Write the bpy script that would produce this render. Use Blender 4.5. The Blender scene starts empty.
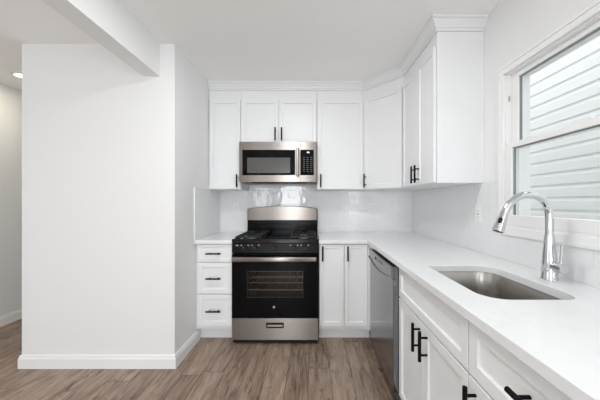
import bpy, bmesh, math, random
from mathutils import Vector, Matrix
random.seed(4)
PI = math.pi
S = bpy.context.scene
COL = S.collection

# ------------------------------------------------------------------ camera, world, light, exposure
F, EYE, CX, CY = 263.84, 1.2488, 312.62, 201.95
cd = bpy.data.cameras.new('camera')
cam = bpy.data.objects.new('camera', cd); COL.objects.link(cam)
cam.location = (0, 0, EYE); cam.rotation_euler = (PI/2, 0, 0)
cd.sensor_fit = 'HORIZONTAL'; cd.sensor_width = 36.0; cd.lens = 36.0*F/600
cd.shift_x = (300-CX)/600; cd.shift_y = (CY-200)/600
cd.clip_start = 0.02
S.camera = cam
S.view_settings.view_transform = 'Standard'
S.view_settings.look = 'None'
S.view_settings.gamma = 1.0
S.view_settings.use_curve_mapping = False
S.view_settings.exposure = -0.06
S.cycles.max_bounces = 12
S.cycles.diffuse_bounces = 8
S.cycles.glossy_bounces = 6
S.cycles.transparent_max_bounces = 12
S.cycles.use_denoising = True

world = bpy.data.worlds.new('overcast_sky'); S.world = world
world.use_nodes = True
wb = world.node_tree.nodes['Background']
wb.inputs['Color'].default_value = (0.94, 0.97, 1.0, 1); wb.inputs['Strength'].default_value = 1.88

HX0, RY, RX_ = -3.10, -5.0, 1.120
def area(name, loc, rot, sx, sy, power, color=(1, 1, 1), shape='RECTANGLE'):
    d = bpy.data.lights.new(name, 'AREA'); d.shape = shape; d.size = sx; d.size_y = sy
    d.energy = power; d.color = color
    o = bpy.data.objects.new(name, d); COL.objects.link(o)
    o.location = loc; o.rotation_euler = rot
    return o
# daylight entering by the glazed openings of the rear wall (they face the kitchen)
area('daylight_glass_door', (-0.85, RY+.03, 1.15), (PI/2, 0, 0), 0.88, 2.0, 78, (0.90, 0.96, 1.0))
area('daylight_rear_window', (-2.05, RY+.03, 1.45), (PI/2, 0, 0), 0.42, 1.3, 14, (0.90, 0.96, 1.0))
# fill light added to brighten the right-run doors, at an unseen left opening
area('side_fill_light', (HX0, -0.9, 1.45), (0, -PI/2, 0), 1.3, 1.6, 0.5, (0.93, 0.97, 1.0))
area('right_fill_light', (RX_-.005, -1.45, 1.45), (0, PI/2, 0), 1.3, 1.7, 36, (0.91, 0.96, 1.0))  # fill added on the unseen right wall to brighten left wall and beam
# daylight through the kitchen window
area('daylight_kitchen_window', (1.215, 1.03, 1.55), (0, PI/2, 0), 0.8, 0.9, 0.6, (0.93, 0.97, 1.0))

# ------------------------------------------------------------------ room numbers
W, R, L, P, H = 2.953, 1.120, -1.039, 1.987, 2.44   # back wall, right wall, left wall, pier front, ceiling
CT = 0.914                                          # counter top
CF = W-0.64                                         # counter front edge, back run
CRX = R-0.64                                        # counter front edge, right run
UB, DT = 1.375, 2.27                                # upper cabinet bottom, door top
HX = -3.13                                          # hall wall
RY = -5.0                                           # rear wall

# ------------------------------------------------------------------ materials
def nt(name):
    m = bpy.data.materials.new(name); m.use_nodes = True
    t = m.node_tree; b = t.nodes['Principled BSDF']
    return m, t, b
def N(t, typ, **kw):
    n = t.nodes.new(typ)
    for k, v in kw.items():
        if k in n.inputs: n.inputs[k].default_value = v
        else: setattr(n, k, v)
    return n
def lin(c): return tuple((x/12.92 if x <= .04045 else ((x+.055)/1.055)**2.4) for x in (c[0]/255, c[1]/255, c[2]/255))+(1,)

def mat(name, col, rough=.5, metal=0, noise=0.0, nscale=40, bump=0.0, stretch=None, spec=.5, rvar=0.0, aniso=0):
    """plain principled with a little procedural variation"""
    m, t, b = nt(name)
    c = tuple(col)[:3]+(1,)
    b.inputs['Roughness'].default_value = rough; b.inputs['Metallic'].default_value = metal
    b.inputs['Specular IOR Level'].default_value = spec
    b.inputs['Base Color'].default_value = c
    tc = N(t, 'ShaderNodeTexCoord'); mp = N(t, 'ShaderNodeMapping')
    t.links.new(tc.outputs['Object'], mp.inputs['Vector'])
    if stretch: mp.inputs['Scale'].default_value = stretch
    nz = N(t, 'ShaderNodeTexNoise'); nz.inputs['Scale'].default_value = nscale; nz.inputs['Detail'].default_value = 3
    t.links.new(mp.outputs['Vector'], nz.inputs['Vector'])
    mx = N(t, 'ShaderNodeMix', data_type='RGBA')
    k = max(noise, .01)
    mx.inputs[6].default_value = tuple(x*(1-k) for x in c[:3])+(1,)
    mx.inputs[7].default_value = tuple(min(1, x*(1+k)) for x in c[:3])+(1,)
    t.links.new(nz.outputs['Fac'], mx.inputs[0]); t.links.new(mx.outputs[2], b.inputs['Base Color'])
    if aniso:
        tg = N(t, 'ShaderNodeTangent', direction_type='RADIAL', axis='Z'); t.links.new(tg.outputs[0], b.inputs['Tangent'])
        b.inputs['Anisotropic'].default_value = aniso; b.inputs['Anisotropic Rotation'].default_value = .25
    if rvar:
        mr = N(t, 'ShaderNodeMapRange'); mr.inputs[3].default_value = rough-rvar; mr.inputs[4].default_value = rough+rvar
        t.links.new(nz.outputs['Fac'], mr.inputs[0]); t.links.new(mr.outputs[0], b.inputs['Roughness'])
    if bump:
        bp = N(t, 'ShaderNodeBump'); bp.inputs['Strength'].default_value = bump; bp.inputs['Distance'].default_value = .002
        t.links.new(nz.outputs['Fac'], bp.inputs['Height']); t.links.new(bp.outputs[0], b.inputs['Normal'])
    return m

M = {}
M['beige'] = mat('beige_paint', (.40, .345, .305), .8, noise=.02)
M['wall'] = mat('wall_paint', (.815, .82, .82), .75, noise=.01, nscale=120, bump=.05)
M['ceil'] = mat('ceiling_paint', (.93, .93, .928), .85, noise=.01, nscale=90, bump=.05)
M['trim'] = mat('trim_paint', (.86, .86, .86), .4, noise=.01)
M['cab'] = mat('cabinet_paint', (.84, .85, .86), .38, noise=.008)
M['inside'] = mat('cabinet_inside', (.62, .60, .56), .6)
M['black'] = mat('matte_black_metal', (.005, .005, .0052), .42, 0, noise=.1, spec=.1)
M['steel'] = mat('brushed_steel', (.29, .260, .240), .30, 1, noise=.04, nscale=60, stretch=(1, 40, 40), rvar=.03, aniso=.92)
M['steelv'] = mat('brushed_steel_sink', (.45, .43, .40), .27, 1, noise=.02, nscale=40, stretch=(30, 30, 2), rvar=.01)
M['dwsteel'] = mat('dishwasher_steel', (.25, .25, .257), .16, 1, noise=.04, nscale=60, stretch=(40, 40, 1), rvar=.03)
M['chrome'] = mat('polished_chrome', (.66, .67, .68), .06, 1, noise=.01)
M['enamel'] = mat('black_enamel', (.003, .003, .004), .2, 0, noise=.05, spec=.1)
M['topenamel'] = mat('glossy_cooktop_enamel', (.004, .004, .005), .10, 0, noise=.05, spec=.5)
M['iron'] = mat('cast_iron', (.006, .006, .006), .5, 0, noise=.2, nscale=200, bump=.1, spec=.5)
M['burner'] = mat('burner_aluminium', (.55, .55, .55), .4, 1)
M['bglass'] = mat('black_glass', (.003, .003, .0035), .07, 0, noise=.02, spec=.12)
M['screen'] = mat('microwave_screen', (.075, .073, .068), .18, 0, noise=.06, nscale=500)
M['cavity'] = mat('oven_cavity_enamel', (.05, .042, .036), .4, 0, noise=.3, nscale=60)
M['rubber'] = mat('dark_plastic', (.008, .008, .009), .4, spec=.3)
M['keys'] = mat('grey_key_print', (.09, .09, .095), .5)
M['print'] = mat('white_dial_print', (.5, .5, .5), .5)
M['plate'] = mat('white_plastic', (.84, .84, .83), .3)
M['slot'] = mat('slot_dark', (.10, .10, .10), .6)
M['badge'] = mat('silver_badge', (.75, .75, .76), .25, 1)
M['ctrl'] = mat('control_panel_black', (.004, .004, .006), .25, 0, spec=.09)
M['siding'] = mat('vinyl_siding', (.83, .83, .825), .5, noise=.02, nscale=30)
M['ground'] = mat('outside_gravel', (.45, .44, .42), .9, noise=.3, nscale=60)

def emit(name, col, st):
    m, t, b = nt(name)
    b.inputs['Emission Color'].default_value = tuple(col)+(1,); b.inputs['Emission Strength'].default_value = st
    b.inputs['Base Color'].default_value = tuple(col)+(1,)
    return m
M['lamp'] = emit('lamp_lens', (1, .93, .80), 8)
M['display'] = emit('clock_display', (.9, .95, 1), 2.0)

def glass(name, tint, base=.04):
    m, t, b = nt(name)
    t.nodes.remove(b)
    o = t.nodes['Material Output']
    tr = N(t, 'ShaderNodeBsdfTransparent'); tr.inputs[0].default_value = tuple(tint)+(1,)
    gl = N(t, 'ShaderNodeBsdfGlossy'); gl.inputs['Roughness'].default_value = .02
    lw = N(t, 'ShaderNodeLayerWeight'); lw.inputs['Blend'].default_value = .5
    pw = N(t, 'ShaderNodeMath', operation='POWER'); pw.inputs[1].default_value = 5; t.links.new(lw.outputs['Facing'], pw.inputs[0])
    fr = N(t, 'ShaderNodeMath', operation='MULTIPLY_ADD'); fr.inputs[1].default_value = .85; fr.inputs[2].default_value = base; t.links.new(pw.outputs[0], fr.inputs[0])
    mx = N(t, 'ShaderNodeMixShader')
    t.links.new(fr.outputs[0], mx.inputs[0]); t.links.new(tr.outputs[0], mx.inputs[1]); t.links.new(gl.outputs[0], mx.inputs[2])
    t.links.new(mx.outputs[0], o.inputs['Surface'])
    return m
M['glass'] = glass('window_glass', (.97, .985, .98), .02)
M['ovenglass'] = glass('tinted_oven_glass', (.72, .68, .64), .02)

def floor_mat():
    m, t, b = nt('vinyl_plank_floor')
    tc = N(t, 'ShaderNodeTexCoord'); mp = N(t, 'ShaderNodeMapping')
    mp.inputs['Rotation'].default_value = (0, 0, PI/2); mp.inputs['Location'].default_value = (.05, .03, 0)
    t.links.new(tc.outputs['Object'], mp.inputs['Vector'])
    br = N(t, 'ShaderNodeTexBrick'); br.offset = 0; br.squash = 1
    sx = N(t, 'ShaderNodeSeparateXYZ'); t.links.new(mp.outputs[0], sx.inputs[0])
    dv = N(t, 'ShaderNodeMath', operation='DIVIDE'); dv.inputs[1].default_value = .155; t.links.new(sx.outputs[1], dv.inputs[0])
    fl = N(t, 'ShaderNodeMath', operation='FLOOR'); t.links.new(dv.outputs[0], fl.inputs[0])
    wn = N(t, 'ShaderNodeTexWhiteNoise', noise_dimensions='1D'); t.links.new(fl.outputs[0], wn.inputs['W'])
    ma = N(t, 'ShaderNodeMath', operation='MULTIPLY_ADD'); ma.inputs[1].default_value = 1.22; t.links.new(wn.outputs['Value'], ma.inputs[0]); t.links.new(sx.outputs[0], ma.inputs[2])
    cb = N(t, 'ShaderNodeCombineXYZ'); t.links.new(ma.outputs[0], cb.inputs[0]); t.links.new(sx.outputs[1], cb.inputs[1])
    br.inputs['Scale'].default_value = 1; br.inputs['Brick Width'].default_value = 1.22; br.inputs['Row Height'].default_value = .155
    br.inputs['Mortar Size'].default_value = .0016; br.inputs['Mortar Smooth'].default_value = .3; br.inputs['Bias'].default_value = 0
    br.inputs['Color1'].default_value = (0, 0, 0, 1); br.inputs['Color2'].default_value = (1, 1, 1, 1); br.inputs['Mortar'].default_value = (.3, .3, .3, 1)
    t.links.new(cb.outputs[0], br.inputs['Vector'])
    # grain: noise stretched along the plank, shifted per plank
    add = N(t, 'ShaderNodeVectorMath', operation='ADD')
    sc = N(t, 'ShaderNodeVectorMath', operation='SCALE'); sc.inputs['Scale'].default_value = 9
    t.links.new(br.outputs['Color'], sc.inputs[0]); t.links.new(mp.outputs[0], add.inputs[0]); t.links.new(sc.outputs[0], add.inputs[1])
    m2 = N(t, 'ShaderNodeMapping'); m2.inputs['Scale'].default_value = (2.2, 13, 1)
    t.links.new(add.outputs[0], m2.inputs['Vector'])
    n1 = N(t, 'ShaderNodeTexNoise'); n1.inputs['Scale'].default_value = 1.6; n1.inputs['Detail'].default_value = 7; n1.inputs['Roughness'].default_value = .66; n1.inputs['Distortion'].default_value = .9
    t.links.new(m2.outputs[0], n1.inputs['Vector'])
    m3 = N(t, 'ShaderNodeMapping'); m3.inputs['Scale'].default_value = (6, 150, 1)
    t.links.new(add.outputs[0], m3.inputs['Vector'])
    n2 = N(t, 'ShaderNodeTexNoise'); n2.inputs['Scale'].default_value = 1; n2.inputs['Detail'].default_value = 4
    t.links.new(m3.outputs[0], n2.inputs['Vector'])
    rp = N(t, 'ShaderNodeValToRGB'); e = rp.color_ramp.elements
    e[0].position = .30; e[0].color = FLOOR[0]; e[1].position = .74; e[1].color = FLOOR[2]
    k = rp.color_ramp.elements.new(.5); k.color = FLOOR[1]
    mixn = N(t, 'ShaderNodeMath', operation='MULTIPLY_ADD'); mixn.inputs[1].default_value = .35; 
    t.links.new(n2.outputs['Fac'], mixn.inputs[0])
    ms = N(t, 'ShaderNodeMath', operation='MULTIPLY'); ms.inputs[1].default_value = .65
    t.links.new(n1.outputs['Fac'], ms.inputs[0]); t.links.new(ms.outputs[0], mixn.inputs[2])
    # per plank tone
    pt = N(t, 'ShaderNodeMath', operation='MULTIPLY_ADD'); pt.inputs[1].default_value = .13; pt.inputs[2].default_value = -.065
    t.links.new(br.outputs['Color'], pt.inputs[0])
    sm = N(t, 'ShaderNodeMath', operation='ADD'); t.links.new(mixn.outputs[0], sm.inputs[0]); t.links.new(pt.outputs[0], sm.inputs[1])
    t.links.new(sm.outputs[0], rp.inputs[0])
    # dark knots and mineral streaks
    m4 = N(t, 'ShaderNodeMapping'); m4.inputs['Scale'].default_value = (5, 15, 1); t.links.new(add.outputs[0], m4.inputs['Vector'])
    n4 = N(t, 'ShaderNodeTexNoise'); n4.inputs['Scale'].default_value = 1; n4.inputs['Detail'].default_value = 3; n4.inputs['Distortion'].default_value = 1.5
    t.links.new(m4.outputs[0], n4.inputs['Vector'])
    kr = N(t, 'ShaderNodeMapRange'); kr.inputs[1].default_value = .60; kr.inputs[2].default_value = .72; kr.inputs[3].default_value = 0; kr.inputs[4].default_value = .75
    t.links.new(n4.outputs['Fac'], kr.inputs[0])
    kx = N(t, 'ShaderNodeMix', data_type='RGBA'); kx.inputs[7].default_value = FLOOR[0]
    t.links.new(kr.outputs[0], kx.inputs[0]); t.links.new(rp.outputs[0], kx.inputs[6])
    mm = N(t, 'ShaderNodeMix', data_type='RGBA'); mm.inputs[7].default_value = FLOOR[3]
    t.links.new(br.outputs['Fac'], mm.inputs[0]); t.links.new(kx.outputs[2], mm.inputs[6]); t.links.new(mm.outputs[2], b.inputs['Base Color'])
    b.inputs['Roughness'].default_value = .42
    bp = N(t, 'ShaderNodeBump'); bp.inputs['Strength'].default_value = .15; bp.inputs['Distance'].default_value = .002
    t.links.new(sm.outputs[0], bp.inputs['Height']); t.links.new(bp.outputs[0], b.inputs['Normal'])
    return m
FLOOR = [lin((74, 56, 46)), lin((152, 131, 115)), lin((192, 172, 155)), lin((62, 49, 41))]
M['floor'] = floor_mat()

def tile_mat(name, axis):
    m, t, b = nt(name)
    tc = N(t, 'ShaderNodeTexCoord'); sp = N(t, 'ShaderNodeSeparateXYZ'); cb = N(t, 'ShaderNodeCombineXYZ')
    t.links.new(tc.outputs['Object'], sp.inputs[0])
    t.links.new(sp.outputs[axis], cb.inputs[0]); t.links.new(sp.outputs['Z'], cb.inputs[1])
    mp = N(t, 'ShaderNodeMapping'); mp.inputs['Location'].default_value = (.03, -.914, 0)
    t.links.new(cb.outputs[0], mp.inputs['Vector'])
    br = N(t, 'ShaderNodeTexBrick'); br.offset = .5
    br.inputs['Scale'].default_value = 1; br.inputs['Brick Width'].default_value = .1535; br.inputs['Row Height'].default_value = .0770
    br.inputs['Mortar Size'].default_value = .0014; br.inputs['Mortar Smooth'].default_value = .25
    br.inputs['Color1'].default_value = (.805, .815, .825, 1); br.inputs['Color2'].default_value = (.815, .825, .835, 1); br.inputs['Mortar'].default_value = (.755, .765, .775, 1)
    t.links.new(mp.outputs[0], br.inputs['Vector']); t.links.new(br.outputs['Color'], b.inputs['Base Color'])
    b.inputs['Roughness'].default_value = .09
    inv = N(t, 'ShaderNodeMath', operation='SUBTRACT'); inv.inputs[0].default_value = 1; t.links.new(br.outputs['Fac'], inv.inputs[1])
    b1 = N(t, 'ShaderNodeBump'); b1.inputs['Strength'].default_value = .35; b1.inputs['Distance'].default_value = .001
    t.links.new(inv.outputs[0], b1.inputs['Height'])
    nz = N(t, 'ShaderNodeTexNoise'); nz.inputs['Scale'].default_value = 16; nz.inputs['Detail'].default_value = 1
    t.links.new(tc.outputs['Object'], nz.inputs['Vector'])
    b2 = N(t, 'ShaderNodeBump'); b2.inputs['Strength'].default_value = .35; b2.inputs['Distance'].default_value = .006
    t.links.new(nz.outputs['Fac'], b2.inputs['Height']); t.links.new(b1.outputs[0], b2.inputs['Normal']); t.links.new(b2.outputs[0], b.inputs['Normal'])
    return m
M['tile_x'] = tile_mat('subway_tile_back', 'X'); M['tile_y'] = tile_mat('subway_tile_side', 'Y')

def quartz():
    m, t, b = nt('white_quartz')
    tc = N(t, 'ShaderNodeTexCoord')
    n1 = N(t, 'ShaderNodeTexNoise'); n1.inputs['Scale'].default_value = 2.2; n1.inputs['Detail'].default_value = 5; n1.inputs['Distortion'].default_value = 1.6
    t.links.new(tc.outputs['Object'], n1.inputs['Vector'])
    r = N(t, 'ShaderNodeValToRGB'); e = r.color_ramp.elements
    e[0].position = .485; e[0].color = (.83, .84, .85, 1); e[1].position = .515; e[1].color = (.83, .84, .85, 1)
    k = e.new(.5); k.color = (.80, .81, .82, 1)
    t.links.new(n1.outputs['Fac'], r.inputs[0]); t.links.new(r.outputs[0], b.inputs['Base Color'])
    b.inputs['Roughness'].default_value = .16
    return m
M['quartz'] = quartz()

# ------------------------------------------------------------------ mesh helpers
def bmnew(): return bmesh.new()
def bx(bm, x0, x1, y0, y1, z0, z1, bev=0, seg=2):
    r = bmesh.ops.create_cube(bm, size=1)
    vs = r['verts']
    for v in vs:
        v.co = Vector(((x0+x1)/2+v.co.x*(x1-x0), (y0+y1)/2+v.co.y*(y1-y0), (z0+z1)/2+v.co.z*(z1-z0)))
    if bev:
        es = list({e for v in vs for e in v.link_edges})
        bmesh.ops.bevel(bm, geom=es, offset=bev, segments=seg, affect='EDGES', profile=.5)
    return bm
def cyl(bm, p, q, r0, r1=None, seg=20, caps=True):
    p, q = Vector(p), Vector(q); r1 = r0 if r1 is None else r1
    d = q-p; rot = d.to_track_quat('Z', 'Y').to_matrix().to_4x4()
    bmesh.ops.create_cone(bm, cap_ends=caps, segments=seg, radius1=r0, radius2=r1, depth=d.length, matrix=Matrix.Translation((p+q)/2) @ rot)
    return bm
def loft(bm, rings, close_ends=True):
    """rings: list of lists of points, same count"""
    vr = [[bm.verts.new(p) for p in r] for r in rings]
    n = len(vr[0])
    for a, b in zip(vr[:-1], vr[1:]):
        for i in range(n):
            bm.faces.new((a[i], a[(i+1) % n], b[(i+1) % n], b[i]))
    if close_ends:
        bm.faces.new(list(reversed(vr[0]))); bm.faces.new(vr[-1])
    return vr
def tube(bm, pts, rad, seg=20):
    pts = [Vector(p) for p in pts]; rings = []
    up = Vector((0, 1, 0))
    for i, p in enumerate(pts):
        t = (pts[min(i+1, len(pts)-1)]-pts[max(i-1, 0)]).normalized()
        s = t.cross(up); s = s.normalized() if s.length > 1e-4 else Vector((1, 0, 0))
        b = t.cross(s).normalized()
        r = rad[i] if isinstance(rad, (list, tuple)) else rad
        rings.append([p+(s*math.cos(a)+b*math.sin(a))*r for a in [2*PI*k/seg for k in range(seg)]])
    loft(bm, rings)
def lathe(bm, prof, c, seg=28, ends=True):
    """prof: (r, z) list around vertical axis at c"""
    rings = [[(c[0]+r*math.cos(2*PI*k/seg), c[1]+r*math.sin(2*PI*k/seg), c[2]+z) for k in range(seg)] for r, z in prof]
    loft(bm, rings, ends)
def prism(bm, poly, z0, z1, holes=()):
    """extruded plan polygon, with holes"""
    loops = [poly]+list(holes); es = []; tops = []
    for lp in loops:
        vs = [bm.verts.new((x, y, z1)) for x, y in lp]
        es += [bm.edges.new((vs[i], vs[(i+1) % len(vs)])) for i in range(len(vs))]
        tops.append(vs)
    r = bmesh.ops.triangle_fill(bm, edges=es, use_beauty=True, use_dissolve=False)
    fs = [g for g in r['geom'] if isinstance(g, bmesh.types.BMFace)]
    ex = bmesh.ops.extrude_face_region(bm, geom=fs)
    for g in ex['geom']:
        if isinstance(g, bmesh.types.BMVert): g.co.z = z0
    return bm
def obj(name, bm, m, parent=None, smooth=False, bevel=0, loc=None, rot=None):
    bmesh.ops.recalc_face_normals(bm, faces=bm.faces)
    me = bpy.data.meshes.new(name); bm.to_mesh(me); bm.free()
    me.materials.append(M[m] if isinstance(m, str) else m)
    o = bpy.data.objects.new(name, me); COL.objects.link(o)
    if parent: o.parent = parent
    if loc: o.location = loc
    if rot: o.rotation_euler = rot
    if smooth:
        for p in me.polygons: p.use_smooth = True
        me.set_sharp_from_angle(angle=math.radians(38))
    if bevel:
        b = o.modifiers.new('edge', 'BEVEL'); b.width = bevel; b.segments = 2; b.limit_method = 'ANGLE'; b.angle_limit = math.radians(40)
    return o
def tag(o, label, cat, group=None, kind=None):
    o['label'] = label; o['category'] = cat
    if group: o['group'] = group
    if kind: o['kind'] = kind
    return o
def thing(name, label, cat, loc, rz=0, group=None):
    o = bpy.data.objects.new(name, None); COL.objects.link(o); o.empty_display_size = .1
    o.location = loc; o.rotation_euler = (0, 0, rz)
    return tag(o, label, cat, group)
def struct(name, bm, m, label=None, bevel=0, smooth=False):
    o = obj(name, bm, m, bevel=bevel, smooth=smooth); o['kind'] = 'structure'
    if label: o['label'] = label; 
    return o
def rrect(x0, x1, y0, y1, r, n=8):
    rs = r if isinstance(r, (list, tuple)) else [r]*4
    out = []
    for (cx, cy, a0, rr) in ((x1-rs[0], y1-rs[0], 0, rs[0]), (x0+rs[1], y1-rs[1], PI/2, rs[1]), (x0+rs[2], y0+rs[2], PI, rs[2]), (x1-rs[3], y0+rs[3], 1.5*PI, rs[3])):
        for k in range(n+1):
            a = a0+k*PI/2/n; out.append((cx+rr*math.cos(a), cy+rr*math.sin(a)))
    return out

# ------------------------------------------------------------------ setting
X0, X1, Y0, Y1 = HX-.1, R+.14, RY-.1, 5.1
struct('floor', bx(bmnew(), X0, X1, Y0, Y1, -.1, 0), 'floor', 'grey-brown wood plank floor')
struct('ceiling', bx(bmnew(), X0, X1, Y0, Y1, H, H+.1), 'ceil', 'flat white ceiling')
struct('wall_left', bx(bmnew(), -2.19, L, P, Y1, 0, H), 'wall', 'white wall block left of the kitchen cabinets')
struct('wall_back', bx(bmnew(), L, X1, W, W+.12, 0, H), 'wall', 'white back wall behind the range')
b = bmnew(); bx(b, HX-.1, HX, Y0, -1.75, 0, H); bx(b, HX-.1, HX, -.05, Y1, 0, H); bx(b, HX-.1, HX, -1.75, -.05, 0, .78); bx(b, HX-.1, HX, -1.75, -.05, 2.12, H)
struct('wall_hall', b, 'wall', 'white hallway wall at far left')
struct('wall_far', bx(bmnew(), HX, -2.19, 5.0, 5.1, 0, H), 'wall', 'white wall at the end of the hallway')
WY0, WY1, WZ0, WZ1 = .50, 1.533, 1.106, 1.987          # kitchen window opening
b = bmnew()
bx(b, R, R+.14, Y0, -2.3, 0, H); bx(b, R, R+.14, -.6, WY0, 0, H); bx(b, R, R+.14, -2.3, -.6, 0, .8); bx(b, R, R+.14, -2.3, -.6, 2.1, H); bx(b, R, R+.14, WY1, W, 0, H); bx(b, R, R+.14, WY0, WY1, 0, WZ0); bx(b, R, R+.14, WY0, WY1, WZ1, H)
struct('wall_right', b, 'wall', 'white wall with the window over the sink')
b = bmnew()
xs = [(HX, -2.27), (-1.83, -1.30), (-.40, R)]
for a, c in xs: bx(b, a, c, RY-.1, RY, 0, H)
bx(b, -2.27, -1.83, RY-.1, RY, 0, .78); bx(b, -2.27, -1.83, RY-.1, RY, 2.12, H); bx(b, -1.30, -.40, RY-.1, RY, 2.16, H); bx(b, -1.30, -.40, RY-.1, RY, 0, .12)
struct('wall_rear', b, 'beige', 'beige wall behind the viewer')
struct('ceiling_beam', bx(bmnew(), -1.272, -1.149, RY, P, 2.194, H), 'wall', 'white boxed beam running along the ceiling to the left wall block')

def baseboard(name, p, q, nrm, label):
    """p,q plan endpoints on the wall, nrm outward"""
    prof = [(0, 0), (.015, 0), (.015, .072), (.011, .082), (.008, .096), (0, .099)]
    bm = bmnew()
    rings = [[(c[0]+nrm[0]*o, c[1]+nrm[1]*o, z) for o, z in prof] for c in (p, q)]
    loft(bm, rings)
    return struct(name, bm, 'trim', label)
def corner_base():
    prof = [(0, 0), (.015, 0), (.015, .072), (.011, .082), (.008, .096), (0, .099)]
    rings = []
    rings.append([(-2.19-o, 4.9, z) for o, z in prof])
    rings.append([(-2.19-o, P-o, z) for o, z in prof])
    rings.append([(L+o, P-o, z) for o, z in prof])
    rings.append([(L+o, 2.398, z) for o, z in prof])
    bm = bmnew(); loft(bm, rings); return bm
struct('baseboard_left', corner_base(), 'trim', 'white baseboard wrapping the left wall block')
baseboard('baseboard_hall', (HX, RY), (HX, 5.0), (1, 0), 'white baseboard along the hallway wall')

# backsplash tiles
TT = .009
b = bx(bmnew(), L+TT, R-TT, W-TT, W, CT+.0005, UB-.0005); bx(b, -.714, .042, W-TT, W, UB-.0005, 1.46)
struct('trim_1', b, 'tile_x', 'glossy white subway tile backsplash on the back wall')
b = bmnew(); bx(b, R-TT, R, 1.680, W-TT, CT+.0005, UB-.0005); bx(b, R-TT, R, .24, 1.680, CT+.0005, 1.061)
bx(b, R-TT, R, 1.569, 1.680, 1.061, UB)
struct('trim_2', b, 'tile_y', 'glossy white subway tile backsplash on the right wall around the outlet')
struct('trim_3', bx(bmnew(), L, L+TT, CF+.004, W-TT, CT+.0005, UB), 'tile_y', 'glossy white subway tile side splash on the left wall')
struct('trim_4', bx(bmnew(), L, L+TT+.002, CF-.008, CF+.004, CT+.0005, UB+.002, .002), 'trim', 'thin white edge strip ending the left side splash')

# ------------------------------------------------------------------ kitchen window
win = bpy.data.objects.new('window_1', None); COL.objects.link(win); win.location = (R, 1.0, WZ0); win['kind'] = 'structure'
win['label'] = 'white double-hung window over the sink'
def wobj(name, bm, m, par=win, **k):
    o = obj(name, bm, m, None, **k)
    o.parent = par
    o.matrix_parent_inverse = Matrix.Translation(-Vector((R, 1.0, WZ0)))
    return o
def sub(o, par):      # a sub-part whose mesh is also in the world frame
    o.parent = par; o.matrix_parent_inverse = Matrix.Identity(4); return o
# casing: picture frame with a raised outer band
b = bmnew()
cw = .035; ch = .044
bx(b, R-.014, R, WY1, WY1+cw, WZ0-ch, WZ1+ch); bx(b, R-.014, R, WY0-cw, WY0, WZ0-ch, WZ1+ch)
bx(b, R-.014, R, WY0, WY1, WZ1, WZ1+ch); bx(b, R-.014, R, WY0, WY1, WZ0-ch, WZ0)
wobj('casing', b, 'trim', bevel=.002)
b = bmnew()
bx(b, R-.020, R-.0141, WY1+cw-.013, WY1+cw, WZ0-ch, WZ1+ch); bx(b, R-.020, R-.0141, WY0-cw, WY0-cw+.013, WZ0-ch, WZ1+ch)
bx(b, R-.020, R-.0141, WY0-cw+.013, WY1+cw-.013, WZ1+ch-.014, WZ1+ch); bx(b, R-.020, R-.0141, WY0-cw+.013, WY1+cw-.013, WZ0-ch, WZ0-ch+.014)
wobj('back_band', b, 'trim')
b = bmnew()
jt = .005
bx(b, R, R+.14, WY1-jt, WY1, WZ0, WZ1); bx(b, R, R+.14, WY0, WY0+jt, WZ0, WZ1); bx(b, R, R+.14, WY0, WY1, WZ1-jt, WZ1); bx(b, R, R+.14, WY0, WY1, WZ0, WZ0+.012)
bx(b, R+.066, R+.076, WY1-jt-.012, WY1-jt, WZ0, WZ1-jt); bx(b, R+.066, R+.076, WY0+jt, WY0+jt+.012, WZ0, WZ1-jt); bx(b, R+.066, R+.076, WY0+jt, WY1-jt, WZ1-jt-.012, WZ1-jt)
wobj('window_frame', b, 'trim')
ay0, ay1 = WY0+jt, WY1-jt
MR = 1.553
def sash(name, x0, x1, z0, z1, bot, top, st=.047):
    b = bmnew()
    bx(b, x0, x1, ay1-st, ay1-.001, z0, z1, .003); bx(b, x0, x1, ay0+.001, ay0+st, z0, z1, .003)
    bx(b, x0, x1, ay0+st, ay1-st, z0, z0+bot, .003); bx(b, x0, x1, ay0+st, ay1-st, z1-top, z1, .003)
    s = wobj(name, b, 'trim')
    xm = (x0+x1)/2
    g = obj('glass_pane', bx(bmnew(), xm-.002, xm+.002, ay0+st-.004, ay1-st+.004, z0+bot-.004, z1-top+.004), 'glass'); sub(g, s)
    k = bmnew()
    e = .005
    bx(k, xm-.006, xm+.006, ay1-st-e, ay1-st, z0+bot, z1-top); bx(k, xm-.006, xm+.006, ay0+st, ay0+st+e, z0+bot, z1-top)
    bx(k, xm-.006, xm+.006, ay0+st, ay1-st, z1-top-e, z1-top)
    sub(obj('glazing_gasket', k, mat('gasket_grey', (.22, .24, .24), .6)), s)
    return s
sash('lower_sash', R-.003, R+.029, WZ0+.012, MR+.030, .058, .030)
sash('upper_sash', R+.032, R+.064, MR-.004, WZ1-jt, .034, .026)
b = bmnew(); bx(b, R-.001, R+.020, 1.06, 1.12, MR+.0302, MR+.042, .002)
wobj('sash_lock', b, 'trim')
b = bmnew(); bx(b, R+.014, R+.020, ay1-.006, ay1-.0005, 1.83, 1.86, .001)
wobj('sash_stop', b, mat('stop_grey', (.35, .35, .34), .5))

# neighbouring house: lap siding as stepped boards
SX = R+1.12
b = bmnew()
exp = .114; nb = 30
prof = []
for k in range(nb):
    z = -.3+k*exp
    prof += [(SX-.002, z), (SX-.018, z+.001), (SX-.018, z+exp*.66), (SX-.011, z+exp*.80), (SX-.002, z+exp*.93)]
prof += [(SX+.1, -.3+nb*exp), (SX+.1, -.3)]
loft(b, [[(x, y, z) for x, z in prof] for y in (-2.0, 5.2)])
hs = obj('neighbour_house', b, 'siding'); tag(hs, 'white lap-sided house wall seen through the window', 'house')
struct('ground', bx(bmnew(), R+.14, 6, -4, 7, -.5, -.3), 'ground', 'gravel strip outside between the houses')

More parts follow.
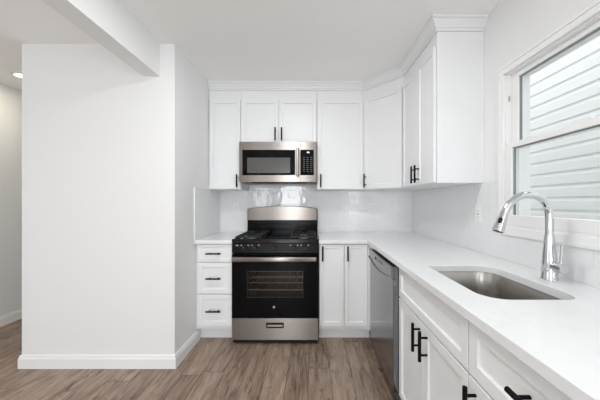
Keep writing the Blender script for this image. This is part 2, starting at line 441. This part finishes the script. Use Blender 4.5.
# ------------------------------------------------------------------ cabinet builders (local frame: x width, -y is the front, z up)
def shaker(name, par, x0, x1, z0, z1, yf, rail=.057, t=.020, m='cab'):
    """five-piece door: face at y = yf, thickness t going to +y"""
    bm = bmnew()
    bx(bm, x0, x1, yf, yf+t, z0, z1)
    f = [q for q in bm.faces if q.normal.y < -.9 or abs(q.calc_center_median().y-yf) < 1e-6][0]
    bmesh.ops.inset_region(bm, faces=[f], thickness=rail)
    bmesh.ops.inset_region(bm, faces=[f], thickness=.004, depth=-.009)
    return obj(name, bm, m, par, bevel=.0015)
def pull(par, x, z, yf, vertical=True, ln=.130, so=.034):
    b = bmnew(); h = ln/2; c = .038
    if vertical:
        cyl(b, (x, yf-so, z-h), (x, yf-so, z+h), .0072, seg=16)
        for s in (-1, 1): cyl(b, (x, yf-so, z+s*c), (x, yf, z+s*c), .0048, seg=12)
    else:
        cyl(b, (x-h, yf-so, z), (x+h, yf-so, z), .0072, seg=16)
        for s in (-1, 1): cyl(b, (x+s*c, yf-so, z), (x+s*c, yf, z), .0048, seg=12)
    return obj('handle', b, 'black', par, smooth=True)
G = .002
FD = .020
# --- base cabinets on the back wall.  local origin on the floor at left front of the carcass
BF = CF+.045                                          # carcass front (door faces 20 mm ahead)
BD = W-TT-BF-.002
def carcass_base(root, w, d, hollow=False):
    b = bmnew()
    if hollow:
        t = .018
        bx(b, 0, t, 0, d, .115, .880); bx(b, w-t, w, 0, d, .115, .880); bx(b, t, w-t, 0, d, .115, .133); bx(b, t, w-t, d-t, d, .133, .880)
        bx(b, t, w-t, 0, t, .85, .88)
    else:
        bx(b, 0, w, 0, d, .115, .880)
    obj('carcass', b, 'cab', root)
    obj('toe_kick', bx(bmnew(), 0, w, .072, d, 0, .1145), 'cab', root)

c = thing('base_cabinet', 'white three-drawer base cabinet left of the range', 'cabinet', (L+.001, BF, 0))
w = (-.709)-(L+.001)
carcass_base(c, w, BD)
for z0, z1, hz, rl in ((.719, .872, .795, .036), (.437, .710, .576, .057), (.150, .428, .289, .057)):
    d = shaker('drawer', c, .018, w-.006, z0, z1, -FD-G, rail=rl)
    pull(d, (.013+w-.006)/2, hz, -FD-G, False)

c = thing('base_cabinet', 'narrow white two-door base cabinet between the range and the dishwasher corner', 'cabinet', (.058, BF, 0))
w = .523-.058
carcass_base(c, w, BD)
for x0, x1 in ((.004, .218), (.225, .428)):
    d = shaker('door', c, x0, x1, .150, .872, -FD-G, rail=.050)
    pull(d, x0+.026, .795, -FD-G)
obj('filler_strip', bx(bmnew(), .428+.004, w, -FD+.004, -.0005, .115, .880), 'cab', c)

# --- right run: local x runs towards the viewer, local y towards the wall
RF = CRX+.045                                         # carcass front plane x
RD = R-TT-RF-.002
Q = -PI/2
c = thing('base_cabinet', 'white sink base cabinet with two doors and a false drawer front', 'cabinet', (RF, 1.541, 0), Q)
w = 1.541-.8545
carcass_base(c, w, RD, True)
shaker('false_drawer_front', c, .003, w-.002, .700, .872, -FD-G, rail=.057)
hw = w/2
d = shaker('door', c, .003, hw-.0015, .125, .691, -FD-G); pull(d, hw-.040, .614, -FD-G)
d = shaker('door', c, hw+.0015, w-.002, .125, .691, -FD-G); pull(d, hw+.040, .614, -FD-G)
c = thing('base_cabinet', 'white base cabinet with a top drawer at the near end of the counter', 'cabinet', (RF, .853, 0), Q)
w = .853-.255
carcass_base(c, w, RD)
d = shaker('drawer', c, .003, w-.003, .700, .872, -FD-G, rail=.060); pull(d, .281, .797, -FD-G, False)
d = shaker('door', c, .003, w-.003, .125, .691, -FD-G); pull(d, .040, .614, -FD-G)

# --- upper cabinets
UF = W-.305                                           # upper carcass front
UD = .305-.001
def upper(label, x0, x1, doors, z0=UB, ztop=2.44, wall_d=UD):
    c = thing('upper_cabinet', label, 'cabinet', (x0, UF, z0))
    w = x1-x0
    obj('carcass', bx(bmnew(), .0005, w-.0005, 0, wall_d, 0, 2.365-z0), 'cab', c)
    for (a, e, hx) in doors:
        d = shaker('door', c, a-x0, e-x0, 0.003, DT-z0, -FD-G, rail=.055)
        pull(d, hx-x0, .017+.065, -FD-G)
    return c
u1 = upper('narrow white single-door upper cabinet left of the microwave', L+.001, -.7155, [(-1.026, -.7185, -.748)])
u2 = upper('short white two-door upper cabinet above the microwave', -.7155, .043, [(-.7115, -.3385, -.370), (-.3345, .039, -.306)], z0=1.836)
u3 = upper('tall white single-door upper cabinet right of the microwave', .043, R-.61, [(.047, R-.61-.006, .080)])
# diagonal corner upper
xa, ya = R-.61, UF; xb, yb = R-.305, W-.61
c = thing('upper_cabinet', 'white diagonal corner upper cabinet', 'cabinet', (xa, ya, UB), -PI/4)
b = bmnew()
poly = [(xa+.0005, ya), (xb, yb+.0005), (R-.001, yb+.0005), (R-.001, W-.001), (xa+.0005, W-.001)]
rot = Matrix.Rotation(PI/4, 2)
poly = [tuple(rot @ Vector((x-xa, y-ya))) for x, y in poly]
prism(b, poly, 0, 2.365-UB)
obj('carcass', b, 'cab', c)
dl = math.hypot(xb-xa, yb-ya)
d = shaker('door', c, .014, dl-.014, .003, DT-UB, -FD-G, rail=.055); pull(d, .014+.030, .082, -FD-G)
b = bmnew()
b.free()
for (sx, sy) in ((.11, .06), (.155, .09), (.17, .09)): obj('screw_cap', cyl(bmnew(), (sx, sy, -.002), (sx, sy, .0005), .005, seg=10), 'slot', c)
# right wall upper
E_ = 1.7276
c = thing('upper_cabinet', 'white two-door upper cabinet on the right wall with its side facing the viewer', 'cabinet', (R-.305, yb, UB), Q)
w = yb-E_
obj('carcass', bx(bmnew(), .0005, w, 0, UD, 0, 2.365-UB), 'cab', c)
sp = yb-1.998
d = shaker('door', c, .016, sp-.0015, .003, DT-UB, -FD-G, rail=.050); pull(d, sp-.034, .082, -FD-G)
d = shaker('door', c, sp+.0015, w-.003, .003, DT-UB, -FD-G, rail=.050); pull(d, sp+.034, .082, -FD-G)
obj('scribe_strip', bx(bmnew(), w+.0001, w+.004, UD-.016, UD, 0, 2.365-UB), 'cab', c)
b = bmnew(); cyl(b, (w-.05, .12, -.002), (w-.05, .12, .001), .005, seg=10); obj('screw_cap', b, 'slot', c)

# crown moulding: swept along the cabinet fronts
prof = [(0, 2.366), (.007, 2.366), (.009, 2.379), (.018, 2.383), (.021, 2.394), (.040, 2.420), (.044, 2.424), (.054, 2.427), (.056, 2.439), (0, 2.439)]
path = [Vector((L+.001, UF)), Vector((R-.61, UF)), Vector((R-.305, W-.61)), Vector((R-.305, E_)), Vector((R-.001, E_))]
rings = []
for i, p in enumerate(path):
    def nr(a, b): t = (b-a).normalized(); return Vector((t.y, -t.x))
    if i == 0: n = nr(path[0], path[1])
    elif i == len(path)-1: n = nr(path[-2], path[-1])
    else:
        n1, n2 = nr(path[i-1], path[i]), nr(path[i], path[i+1]); n = (n1+n2)/(1+n1.dot(n2))
    rings.append([(p.x+n.x*o, p.y+n.y*o, z) for o, z in prof])
b = bmnew(); loft(b, rings)
tag(obj('crown_moulding', b, 'cab'), 'white crown moulding along the top of the upper cabinets', 'moulding')

# ------------------------------------------------------------------ countertops
b = bmnew(); prism(b, [(L+.001, CF), (-.708, CF), (-.708, W-.001), (L+.001, W-.001)], .882, CT)
tag(obj('countertop', b, 'quartz', bevel=.002), 'short white quartz countertop piece left of the range', 'countertop')
SXa, SXb, SYa, SYb = .600, .934, .905, 1.388
SR = [.085, .030, .085, .06]
hole = rrect(SXa, SXb, SYa, SYb, SR, 10)
b = bmnew(); prism(b, [(.056, CF), (CRX, CF), (CRX, .245), (R-.001, .245), (R-.001, W-.001), (.056, W-.001)], .882, CT, [list(reversed(hole))])
tag(obj('countertop', b, 'quartz', bevel=.002), 'long L-shaped white quartz countertop holding the sink', 'countertop')

# sink
sk = thing('sink', 'undermount stainless steel sink in the white countertop', 'sink', ((SXa+SXb)/2, (SYa+SYb)/2, .68))
ox, oy, oz = (SXa+SXb)/2, (SYa+SYb)/2, .68
def sring(g, z):
    return [(x-ox, y-oy, z-oz) for x, y in rrect(SXa-g, SXb+g, SYa-g, SYb+g, [max(.012, r+g) for r in SR], 10)]
b = bmnew()
loft(b, [sring(.028, .8815), sring(.006, .8815), sring(.004, .878), sring(.002, .74), sring(-.004, .700), sring(-.018, .684), sring(-.040, .680)], False)
b.verts.ensure_lookup_table()
last = [v for v in b.verts if abs(v.co.z-0) < 1e-6]
n = len(sring(0, 0)); b.verts.index_update()
b.faces.new(b.verts[-n:])
o = obj('bowl', b, 'steelv', sk, smooth=True)
sd = o.modifiers.new('thick', 'SOLIDIFY'); sd.thickness = .0012; sd.offset = -1
b = bmnew(); lathe(b, [(.001, .0005), (.030, .0005), (.034, .003), (.044, .004), (.045, .001), (.001, .0002)], (.04, .02, .0005)); obj('drain', b, 'chrome', sk, smooth=True)

# faucet
fx, fy = 1.030, 1.148
fc = thing('faucet', 'tall chrome gooseneck pull-down faucet behind the sink', 'faucet', (fx, fy, CT))
b = bmnew(); lathe(b, [(.001, 0), (.031, 0), (.031, .004), (.029, .008), (.0285, .04), (.0255, .085), (.021, .14), (.0175, .19), (.0165, .197), (.001, .197)], (0, 0, 0), 32)
obj('body', b, 'chrome', fc, smooth=True)
def fpt(u, v): return ((u-549.4)*.004351, 0, EYE-(v-CY)*.004351-CT)
raw = [(549.4, 235.0), (549.4, 228), (549.5, 220), (549, 212), (547, 205), (543.2, 200), (538, 196.6), (532, 194.8), (526, 194.6), (520, 196), (514.6, 199), (510, 203.4), (506.6, 208.6), (504.2, 214)]
ap = [fpt(*q) for q in raw]
for _ in range(2):
    nw = [ap[0]]
    for a_, b_ in zip(ap[:-1], ap[1:]):
        nw += [tuple(.75*x+.25*y for x, y in zip(a_, b_)), tuple(.25*x+.75*y for x, y in zip(a_, b_))]
    ap = nw+[ap[-1]]
b = bmnew(); tube(b, ap, .0150, 24); obj('spout', b, 'chrome', fc, smooth=True)
p0 = Vector(ap[-1]); dr = (Vector(ap[-1])-Vector(ap[-2])).normalized()
dr = (Vector(fpt(497.6, 231.5))-p0).normalized()
b = bmnew(); tube(b, [p0-dr*.006, p0+dr*.002, p0+dr*.012, p0+dr*.070, p0+dr*.080, p0+dr*.081], [.0155, .0165, .0175, .0235, .0240, .021], 24)
sh = obj('spray_head', b, 'chrome', fc, smooth=True)
b = bmnew(); tube(b, [p0+dr*.0812, p0+dr*.083], [.019, .019], 20); obj('nozzle', b, 'rubber', sh)
b = bmnew(); bmesh.ops.create_uvsphere(b, u_segments=16, v_segments=10, radius=1)
side = Vector((-.72, -.62, .1)); side = (side-dr*side.dot(dr)).normalized()
third = dr.cross(side)
mx = Matrix((dr*.016, third*.008, side*.005)).transposed().to_4x4(); mx.translation = p0+dr*.034+side*.0195
bmesh.ops.transform(b, matrix=mx, verts=b.verts); obj('button', b, 'rubber', sh, smooth=True)
b = bmnew(); tube(b, [(0, -.012, .058), (0, -.034, .058), (0, -.036, .058), (0, -.066, .058), (0, -.068, .058)], [.018, .018, .0205, .0205, .018], 24)
hn = obj('handle_hub', b, 'chrome', fc, smooth=True)
b = bmnew(); tube(b, [(0, -.052, .070), (0.001, -.053, .09), (.002, -.056, .135), (.002, -.057, .152), (.002, -.057, .154)], [.0065, .006, .0078, .0076, .005], 14); obj('lever', b, 'chrome', hn, smooth=True)

# ------------------------------------------------------------------ range
RX0, RX1 = -.705, .052
RW = RX1-RX0
RYF = W-.66                                           # oven door face
rg = thing('gas_range', 'black and stainless steel gas range between the white cabinets', 'stove', (RX0, RYF, 0))
RDp = W-TT-.012-RYF
b = bmnew()
bx(b, .002, .03, .045, RDp-.03, .05, .888); bx(b, RW-.03, RW-.002, .045, RDp-.03, .05, .888)
bx(b, .03, RW-.03, RDp-.09, RDp-.03, .05, .888); bx(b, .03, RW-.03, .045, RDp-.03, .05, .235); bx(b, .03, RW-.03, .045, RDp-.03, .74, .888)
obj('body', b, 'enamel', rg)
for x in (.05, RW-.05):
    for y in (.08, RDp-.10): obj('foot', cyl(bmnew(), (x, y, 0), (x, y, .0495), .018, seg=14), 'rubber', rg)
obj('kick_strip', bx(bmnew(), .006, RW-.006, .030, .044, .012, .053), 'rubber', rg)
# oven cavity lining
b = bmnew()
bx(b, .03, .11, .05, RDp-.09, .236, .739); bx(b, RW-.11, RW-.03, .05, RDp-.09, .236, .739); bx(b, .11, RW-.11, RDp-.13, RDp-.091, .236, .739)
obj('oven_lining', b, 'cavity', rg)
for rz in (.462, .525, .572):
    b = bmnew()
    for k in range(7):
        x = .115+k*(RW-.23)/6
        cyl(b, (x, .07, rz), (x, .50, rz), .0022, seg=6)
    for y in (.07, .28, .50): cyl(b, (.112, y, rz), (RW-.112, y, rz), .0045, seg=8)
    obj('oven_rack', b, 'burner', rg)
# oven door with window
wx0, wx1, wz0, wz1 = .135, .622, .420, .650
b = bmnew()
dz0, dz1 = .242, .795
bx(b, .003, wx0, 0, .042, dz0, dz1); bx(b, wx1, RW-.003, 0, .042, dz0, dz1); bx(b, wx0, wx1, 0, .042, dz0, wz0); bx(b, wx0, wx1, 0, .042, wz1, dz1)
bmesh.ops.remove_doubles(b, verts=b.verts, dist=1e-5)
od = obj('oven_door', b, 'bglass', rg)
obj('oven_window', bx(bmnew(), wx0, wx1, .003, .008, wz0, wz1), 'ovenglass', od)
b = bmnew()
for (x0, x1, z0, z1) in ((wx0, wx0+.003, wz0, wz1), (wx1-.003, wx1, wz0, wz1), (wx0, wx1, wz0, wz0+.003), (wx0, wx1, wz1-.003, wz1)): bx(b, x0, x1, -.0006, .0025, z0, z1)
obj('window_border', b, mat('window_border_grey', (.05, .048, .045), .35), od)
b = bmnew()
bx(b, .014, RW-.018, -.052, -.030, .737, .779, .008, 3)
for x in (.05, RW-.05): bx(b, x-.016, x+.016, -.034, 0, .745, .771, .004)
obj('oven_handle', b, 'steel', od, smooth=True)
def text_mesh(body, size, name, m, par, loc, rot, depth=.0006):
    cu = bpy.data.curves.new('t', 'FONT'); cu.body = body; cu.size = size; cu.align_x = 'CENTER'; cu.align_y = 'CENTER'; cu.extrude = depth; cu.resolution_u = 3
    t = bpy.data.objects.new('t', cu); COL.objects.link(t)
    dg = bpy.context.evaluated_depsgraph_get()
    me = bpy.data.meshes.new_from_object(t.evaluated_get(dg)); bpy.data.objects.remove(t)
    me.materials.clear(); me.materials.append(M[m]); me.name = name
    o = bpy.data.objects.new(name, me); COL.objects.link(o); o.parent = par; o.location = loc; o.rotation_euler = rot
    return o
bxp, bzp = (274-CX)*RYF/F-RX0, EYE-(307-CY)*RYF/F
b = bmnew(); cyl(b, (bxp, 0, bzp), (bxp, -.002, bzp), .0105, seg=28); bd = obj('logo_badge', b, 'badge', od)
text_mesh('GE', .011, 'logo_letters', 'slot', od, (bxp, -.0022, bzp), (PI/2, 0, 0), .0004)
# storage drawer
b = bmnew()
sx0, sx1, sz0, sz1 = .305, .450, .157, .194
z0, z1 = .048, .236
bx(b, .004, sx0, .004, .044, z0, z1); bx(b, sx1, RW-.004, .004, .044, z0, z1); bx(b, sx0, sx1, .004, .044, z0, sz0); bx(b, sx0, sx1, .004, .044, sz1, z1); bx(b, sx0, sx1, .034, .044, sz0, sz1)
bmesh.ops.remove_doubles(b, verts=b.verts, dist=1e-5)
dw = obj('storage_drawer', b, 'steel', rg)
b = bmnew()
for (x0, x1, c0, c1) in ((sx0-.004, sx1+.004, sz1-.006, sz1+.004), (sx0-.004, sx1+.004, sz0-.004, sz0+.003), (sx0-.004, sx0+.003, sz0, sz1), (sx1-.003, sx1+.004, sz0, sz1)): bx(b, x0, x1, -.002, .006, c0, c1)
bx(b, sx0, sx1, .020, .033, sz0, sz1)
bx(b, sx0+.012, sx1-.012, .004, .008, sz0+.006, sz1-.016)
obj('drawer_handle', b, 'rubber', dw)
obj('handle_plate', bx(bmnew(), sx0+.006, sx1-.006, .0, .0035, sz0+.007, sz1-.013), 'steel', dw)
# control panel, sloped
b = bmnew()
pr = [(.010, .806), (.002, .806), (.012, .886), (.09, .886), (.09, .806)]
loft(b, [[(x, y, z) for y, z in pr] for x in (.002, RW-.002)])
cp = obj('control_panel', b, 'ctrl', rg)
for k, (u, typ) in enumerate(((244, 1), (255, 1), (274.3, 1), (294, 1), (304.8, 1))):
    x = (u-CX)*RYF/F-RX0; zc = .847
    b = bmnew()
    yy = .002+.010*(zc-.806)/.08
    cyl(b, (x, yy+.002, zc), (x, yy-.006, zc), .024, .023, 24); cyl(b, (x, yy-.006, zc), (x, yy-.026, zc+.001), .0195, .017, 24)
    bx(b, x-.004, x+.004, yy-.034, yy-.020, zc-.018, zc+.020, .002)
    kn = obj('knob', b, 'rubber', cp, smooth=True)
    b = bmnew(); bx(b, x-.0012, x+.0012, yy-.0348, yy-.0338, zc+.004, zc+.018); obj('pointer_mark', b, 'keys', cp)
for u in (241, 248, 251.8, 258.6, 290.5, 297.5, 301, 308.3):
    x = (u-CX)*RYF/F-RX0
    obj('dial_print', bx(bmnew(), x-.005, x+.005, .0066, .0098, .867, .875), 'print', cp)
obj('dial_print', bx(bmnew(), .036, .058, .0068, .0098, .866, .872), 'print', cp)
# cooktop: tray with raised rim
b = bmnew()
ct0, ct1 = .006, RDp-.06
bx(b, 0, RW, ct0, ct1, .889, .912, .003); bx(b, 0, RW, ct0, ct0+.022, .905, .926, .005); bx(b, 0, .018, ct0, ct1, .905, .924, .004); bx(b, RW-.018, RW, ct0, ct1, .905, .924, .004)
bx(b, .255, RW-.255, ct0+.022, ct1, .905, .920, .004)
cktop = obj('cooktop', b, 'topenamel', rg)
gh = .945
for gx0, gx1 in ((.028, .248), (RW-.248, RW-.028)):
    b = bmnew(); r = .0055
    gy0, gy1 = ct0+.035, ct1-.02; gm = (gy0+gy1)/2; gxm = (gx0+gx1)/2
    for (p, q) in (((gx0, gy0), (gx1, gy0)), ((gx0, gy1), (gx1, gy1)), ((gx0, gy0), (gx0, gy1)), ((gx1, gy0), (gx1, gy1)), ((gx0, gm), (gx1, gm))):
        bx(b, min(p[0], q[0])-r, max(p[0], q[0])+r, min(p[1], q[1])-r, max(p[1], q[1])+r, gh-.012, gh, .002, 1)
    for cy in ((gy0+gm)/2, (gm+gy1)/2):
        for a in range(4):
            dx, dy = ((1, 0), (-1, 0), (0, 1), (0, -1))[a]
            L0 = .028; Lx = (gx1-gx0)/2 if dx else (gm-gy0)/2
            xa_, xb_ = sorted((gxm+dx*L0, gxm+dx*Lx)); ya_, yb_ = sorted((cy+dy*L0, cy+dy*Lx))
            bx(b, xa_-(r if not dx else 0), xb_+(r if not dx else 0), ya_-(r if not dy else 0), yb_+(r if not dy else 0), gh-.012, gh+.004, .002, 1)
    for x in (gx0, gx1):
        for y in (gy0, gm, gy1): bx(b, x-.007, x+.007, y-.007, y+.007, .9122, gh-.01, .001, 1)
    obj('grate', b, 'iron', rg)
    for cy in ((gy0+gm)/2, (gm+gy1)/2):
        b = bmnew(); lathe(b, [(.001, 0), (.045, 0), (.045, .006), (.036, .014), (.001, .014)], (gxm, cy, .9122)); bu = obj('burner', b, 'burner', rg, smooth=True)
        b = bmnew(); lathe(b, [(.001, 0), (.030, 0), (.031, .004), (.027, .008), (.001, .009)], (gxm, cy, .9263)); obj('burner_cap', b, 'iron', bu, smooth=True)
# backguard
def arch(zs, zc, n=20):
    return [(x, zs+(zc-zs)*(1-abs(2*x/RW-1)**2.2)) for x in [RW*(i/n) for i in range(n+1)]]
by1 = RDp-.003; by0 = by1-.082
b = bmnew()
top = arch(1.176, 1.205)
poly = [(x+.0, z) for x, z in top]+[(RW, .90), (0, .90)]
loft(b, [[(x, y, z) for x, z in poly] for y in (by0+.010, by1)])
bg = obj('backguard', b, 'enamel', rg)
b = bmnew()
top = [(x, z-.004) for x, z in arch(1.176, 1.205)]
top = [(min(max(x, .008), RW-.008), z) for x, z in top]
poly = top+[(RW-.008, 1.054), (.008, 1.054)]
ring = lambda y, dz: [(x, y, z) for x, z in poly]
loft(b, [[(x, by0+.0095, z) for x, z in poly], [(x, by0-.004, z) for x, z in poly]])
obj('steel_panel', b, 'steel', bg)
b = bmnew(); bx(b, .002, RW-.002, by0-.012, by0+.0095, .952, .960, .003); bx(b, .002, RW-.002, by0-.004, by0+.0095, 1.010, 1.020, .003); obj('vent_ledge', b, 'enamel', bg)

# ------------------------------------------------------------------ microwave
MX0, MX1, MZ0, MZ1, MYF = -.7115, .0395, 1.443, 1.832, W-.40
mw = thing('microwave', 'stainless steel over-the-range microwave with black window', 'microwave', (MX0, MYF, MZ0))
mW, mH = MX1-MX0, MZ1-MZ0; md = W-TT-.001-MYF
b = bmnew(); bx(b, 0, mW, .030, md, 0, mH, .002); obj('body', b, mat('microwave_case', (.10, .10, .10), .4), mw)
def mx_(u): return (u-CX)*MYF/F-MX0
def mz_(v): return EYE-(v-CY)*MYF/F-MZ0
bz0, bz1 = mz_(175.2), mz_(149.8)
seam = mx_(300.4)
b = bmnew()
x0, x1 = mx_(242.3), mx_(295.2)
bx(b, .001, x0, 0, .029, .001, mH-.001); bx(b, x1, seam-.0025, 0, .029, .001, mH-.001); bx(b, x0, x1, 0, .029, .001, bz0); bx(b, x0, x1, 0, .029, bz1, mH-.001)
bx(b, x0, x1, .012, .029, bz0, bz1)
bmesh.ops.remove_doubles(b, verts=b.verts, dist=1e-5)
dr_ = obj('door', b, 'steel', mw)
obj('door_glass', bx(bmnew(), x0, x1, -.001, .0115, bz0, bz1, .001), 'bglass', dr_)
obj('door_window', bx(bmnew(), mx_(247.2), mx_(290.2), -.0018, -.0011, mz_(173), mz_(157.6)), 'screen', dr_)
b = bmnew(); hx = mx_(297.6)
bx(b, hx-.016, hx+.016, -.044, -.026, bz0-.012, bz1+.012, .007, 3)
for z in (bz0+.02, bz1-.02): bx(b, hx-.011, hx+.011, -.03, -.0, z-.012, z+.012, .003)
obj('handle', b, 'steel', dr_, smooth=True)
text_mesh('GE', .016, 'logo', 'slot', dr_, (mx_(278), -.0004, mz_(146)), (PI/2, 0, 0), .0005)
b = bmnew(); bx(b, seam+.001, mW-.001, 0, .029, .001, bz0); bx(b, seam+.001, mW-.001, 0, .029, bz1, mH-.001); bx(b, mx_(313.8), mW-.001, 0, .029, bz0, bz1); bx(b, seam+.001, mx_(313.8), .012, .029, bz0, bz1)
bmesh.ops.remove_doubles(b, verts=b.verts, dist=1e-5)
pn = obj('control_panel', b, 'steel', mw)
obj('key_panel', bx(bmnew(), seam+.001, mx_(313.8), -.001, .0115, bz0, bz1, .001), 'bglass', pn)
obj('clock_display', bx(bmnew(), mx_(307.0), mx_(309.3), -.0016, -.0011, mz_(152.9), mz_(152.0)), 'display', pn)
for r in range(8):
    for q in range(3):
        if r == 0 and q == 1: pass
        x = mx_(304.0+q*3.6); z = mz_(157.5+r*2.0)
        obj('key', bx(bmnew(), x-.009, x+.009, -.0016, -.0011, z-.0035, z+.0035), 'keys', pn)
b = bmnew()
bx(b, .10, mW-.10, .04, .20, -.006, .001, .002)
for k in range(14): bx(b, .12+k*.037, .145+k*.037, .05, .19, -.008, -.005)
obj('vent_grille', b, 'rubber', mw)

# ------------------------------------------------------------------ dishwasher
DX = CRX-.008
DY0, DY1 = 1.545, 2.163
dw = thing('dishwasher', 'grey stainless steel dishwasher under the counter corner', 'dishwasher', (DX, DY1, 0), Q)
dW = DY1-DY0; dD = R-TT-.02-DX
obj('body', bx(bmnew(), .004, dW-.004, .036, dD, .06, .868), mat('dishwasher_tub', (.10, .10, .105), .5), dw)
dd = obj('door', bx(bmnew(), .001, dW-.001, 0, .034, .128, .795, .003), 'dwsteel', dw)
# control panel with curved lower lip (pocket handle)
b = bmnew()
n = 24; top = []; bot = []
poly = [(x, .868) for x in (.001, dW-.001)]
low = [((dW-.001)-(dW-.002)*i/n, .800-.034*math.sin(PI*i/n)) for i in range(n+1)]
poly = [(.001, .868), (dW-.001, .868)]+low
loft(b, [[(x, y, z) for x, z in poly] for y in (-.010, .006)])
cp = obj('control_panel', b, 'dwsteel', dw, bevel=.003)
obj('panel_back', bx(bmnew(), .001, dW-.001, .0065, .034, .796, .868), 'dwsteel', dw)
b = bmnew(); tube(b, [(x, -.012, z+.004) for x, z in low], .006, 10); obj('handle_lip', b, 'dwsteel', cp, smooth=True)
obj('badge', bx(bmnew(), .205, .250, -.0112, -.0101, .826, .846), 'slot', cp)
for k in range(4):
    obj('button', bx(bmnew(), .30+k*.03, .318+k*.03, -.0112, -.0101, .832, .840), 'slot', cp)
obj('toe_panel', bx(bmnew(), .001, dW-.001, .065, .085, .0, .120), 'rubber', dw)
# filler between the corner and the dishwasher belongs to the corner: slim white panel
tag(obj('filler_panel', bx(bmnew(), RF-.020, RF+.02, DY1+.006, BF-.026, .115, .880), 'cab'), 'slim white filler panel in the corner beside the dishwasher', 'panel')

# ------------------------------------------------------------------ outlets
def outlet(label, loc, rz, decora=False):
    t = thing('wall_outlet', label, 'outlet', loc, rz)
    obj('plate', bx(bmnew(), -.0365, .0365, -.006, 0, -.0585, .0585, .003), 'plate', t)
    if decora:
        obj('receptacle', bx(bmnew(), -.0165, .0165, -.0085, -.0055, -.033, .033, .001), 'plate', t)
        b = bmnew()
        for s in (-1, 1):
            for x in (-.006, .006): bx(b, x-.001, x+.001, -.0089, -.0084, s*.020-.004, s*.020+.004)
        bx(b, -.006, .006, -.0092, -.0084, -.004, .004)
        obj('slots', b, 'slot', t)
    else:
        for s in (-1, 1):
            b = bmnew(); cyl(b, (0, -.0055, s*.0195), (0, -.0085, s*.0195), .0165, seg=24); rc = obj('receptacle', b, 'plate', t)
            b = bmnew()
            for x in (-.006, .006): bx(b, x-.0012, x+.0012, -.0089, -.0084, s*.0195+.0005, s*.0195+.0085)
            cyl(b, (0, -.0084, s*.0195-.007), (0, -.0089, s*.0195-.007), .0022, seg=10)
            obj('slots', b, 'slot', rc)
    for z in ((-.048, .048) if decora else (0,)): obj('screw', cyl(bmnew(), (0, -.0055, z), (0, -.0072, z), .003, seg=10), 'burner', t)
def onback(u, v): return ((u-CX)*W/F, W-TT-.0003, EYE-(v-CY)*W/F)
outlet('white outlet on the tile left of the range', onback(236.2, 208), 0)
outlet('white outlet on the back wall tile right of the range', onback(371.2, 208), 0)
yy = R*F/(480.5-CX)
outlet('white rectangular outlet on the right wall beside the window', (R-TT-.0003, yy, EYE-(214-CY)*yy/F), Q, True)

# ------------------------------------------------------------------ ceiling lights
def downlight(label, x, y, power, col=(1, .93, .82), r=.085):
    t = thing('recessed_light', label, 'light', (x, y, H))
    b = bmnew(); lathe(b, [(r, -.0004), (r, -.004), (r+.019, -.004), (r+.021, -.001), (r+.021, -.0004)], (0, 0, 0), 32, False); obj('trim_ring', b, 'trim', t, smooth=True)
    b = bmnew(); cyl(b, (0, 0, -.003), (0, 0, -.0005), r-.001, seg=28); obj('lens', b, 'lamp', t)
    area('recessed_lamp', (x, y, H-.012), (0, 0, 0), 2*r, 2*r, power, col, 'DISK'); return t
downlight('small round recessed light in the hallway ceiling', -2.745, 2.49, 3.3, (1, .90, .72), .05)
downlight('added large round fill panel in the unseen kitchen ceiling before the range', -.25, 1.18, 12.4, (.935, .97, 1), .20)  # main kitchen fill, added out of view and widened to soften shadows
downlight('added round recessed fill light in the unseen ceiling above the viewer', -.35, -.5, 1.5, (1, .985, .96))  # weak overhead fill, added out of view
downlight('added round recessed fill light in the unseen ceiling well behind the viewer', .1, -2.2, 1.5, (1, .985, .96))  # second weak fill, added far back and never seen

for o in S.objects:
    if o.parent is None and 'category' in o:
        g = {'wall_outlet': 'wall outlets on the tile', 'base_cabinet': 'white shaker base cabinets', 'upper_cabinet': 'white shaker upper cabinets',
             'recessed_light': 'recessed ceiling lights', 'countertop': 'white quartz countertops'}.get(o.name.split('.')[0])
        if g: o['group'] = g
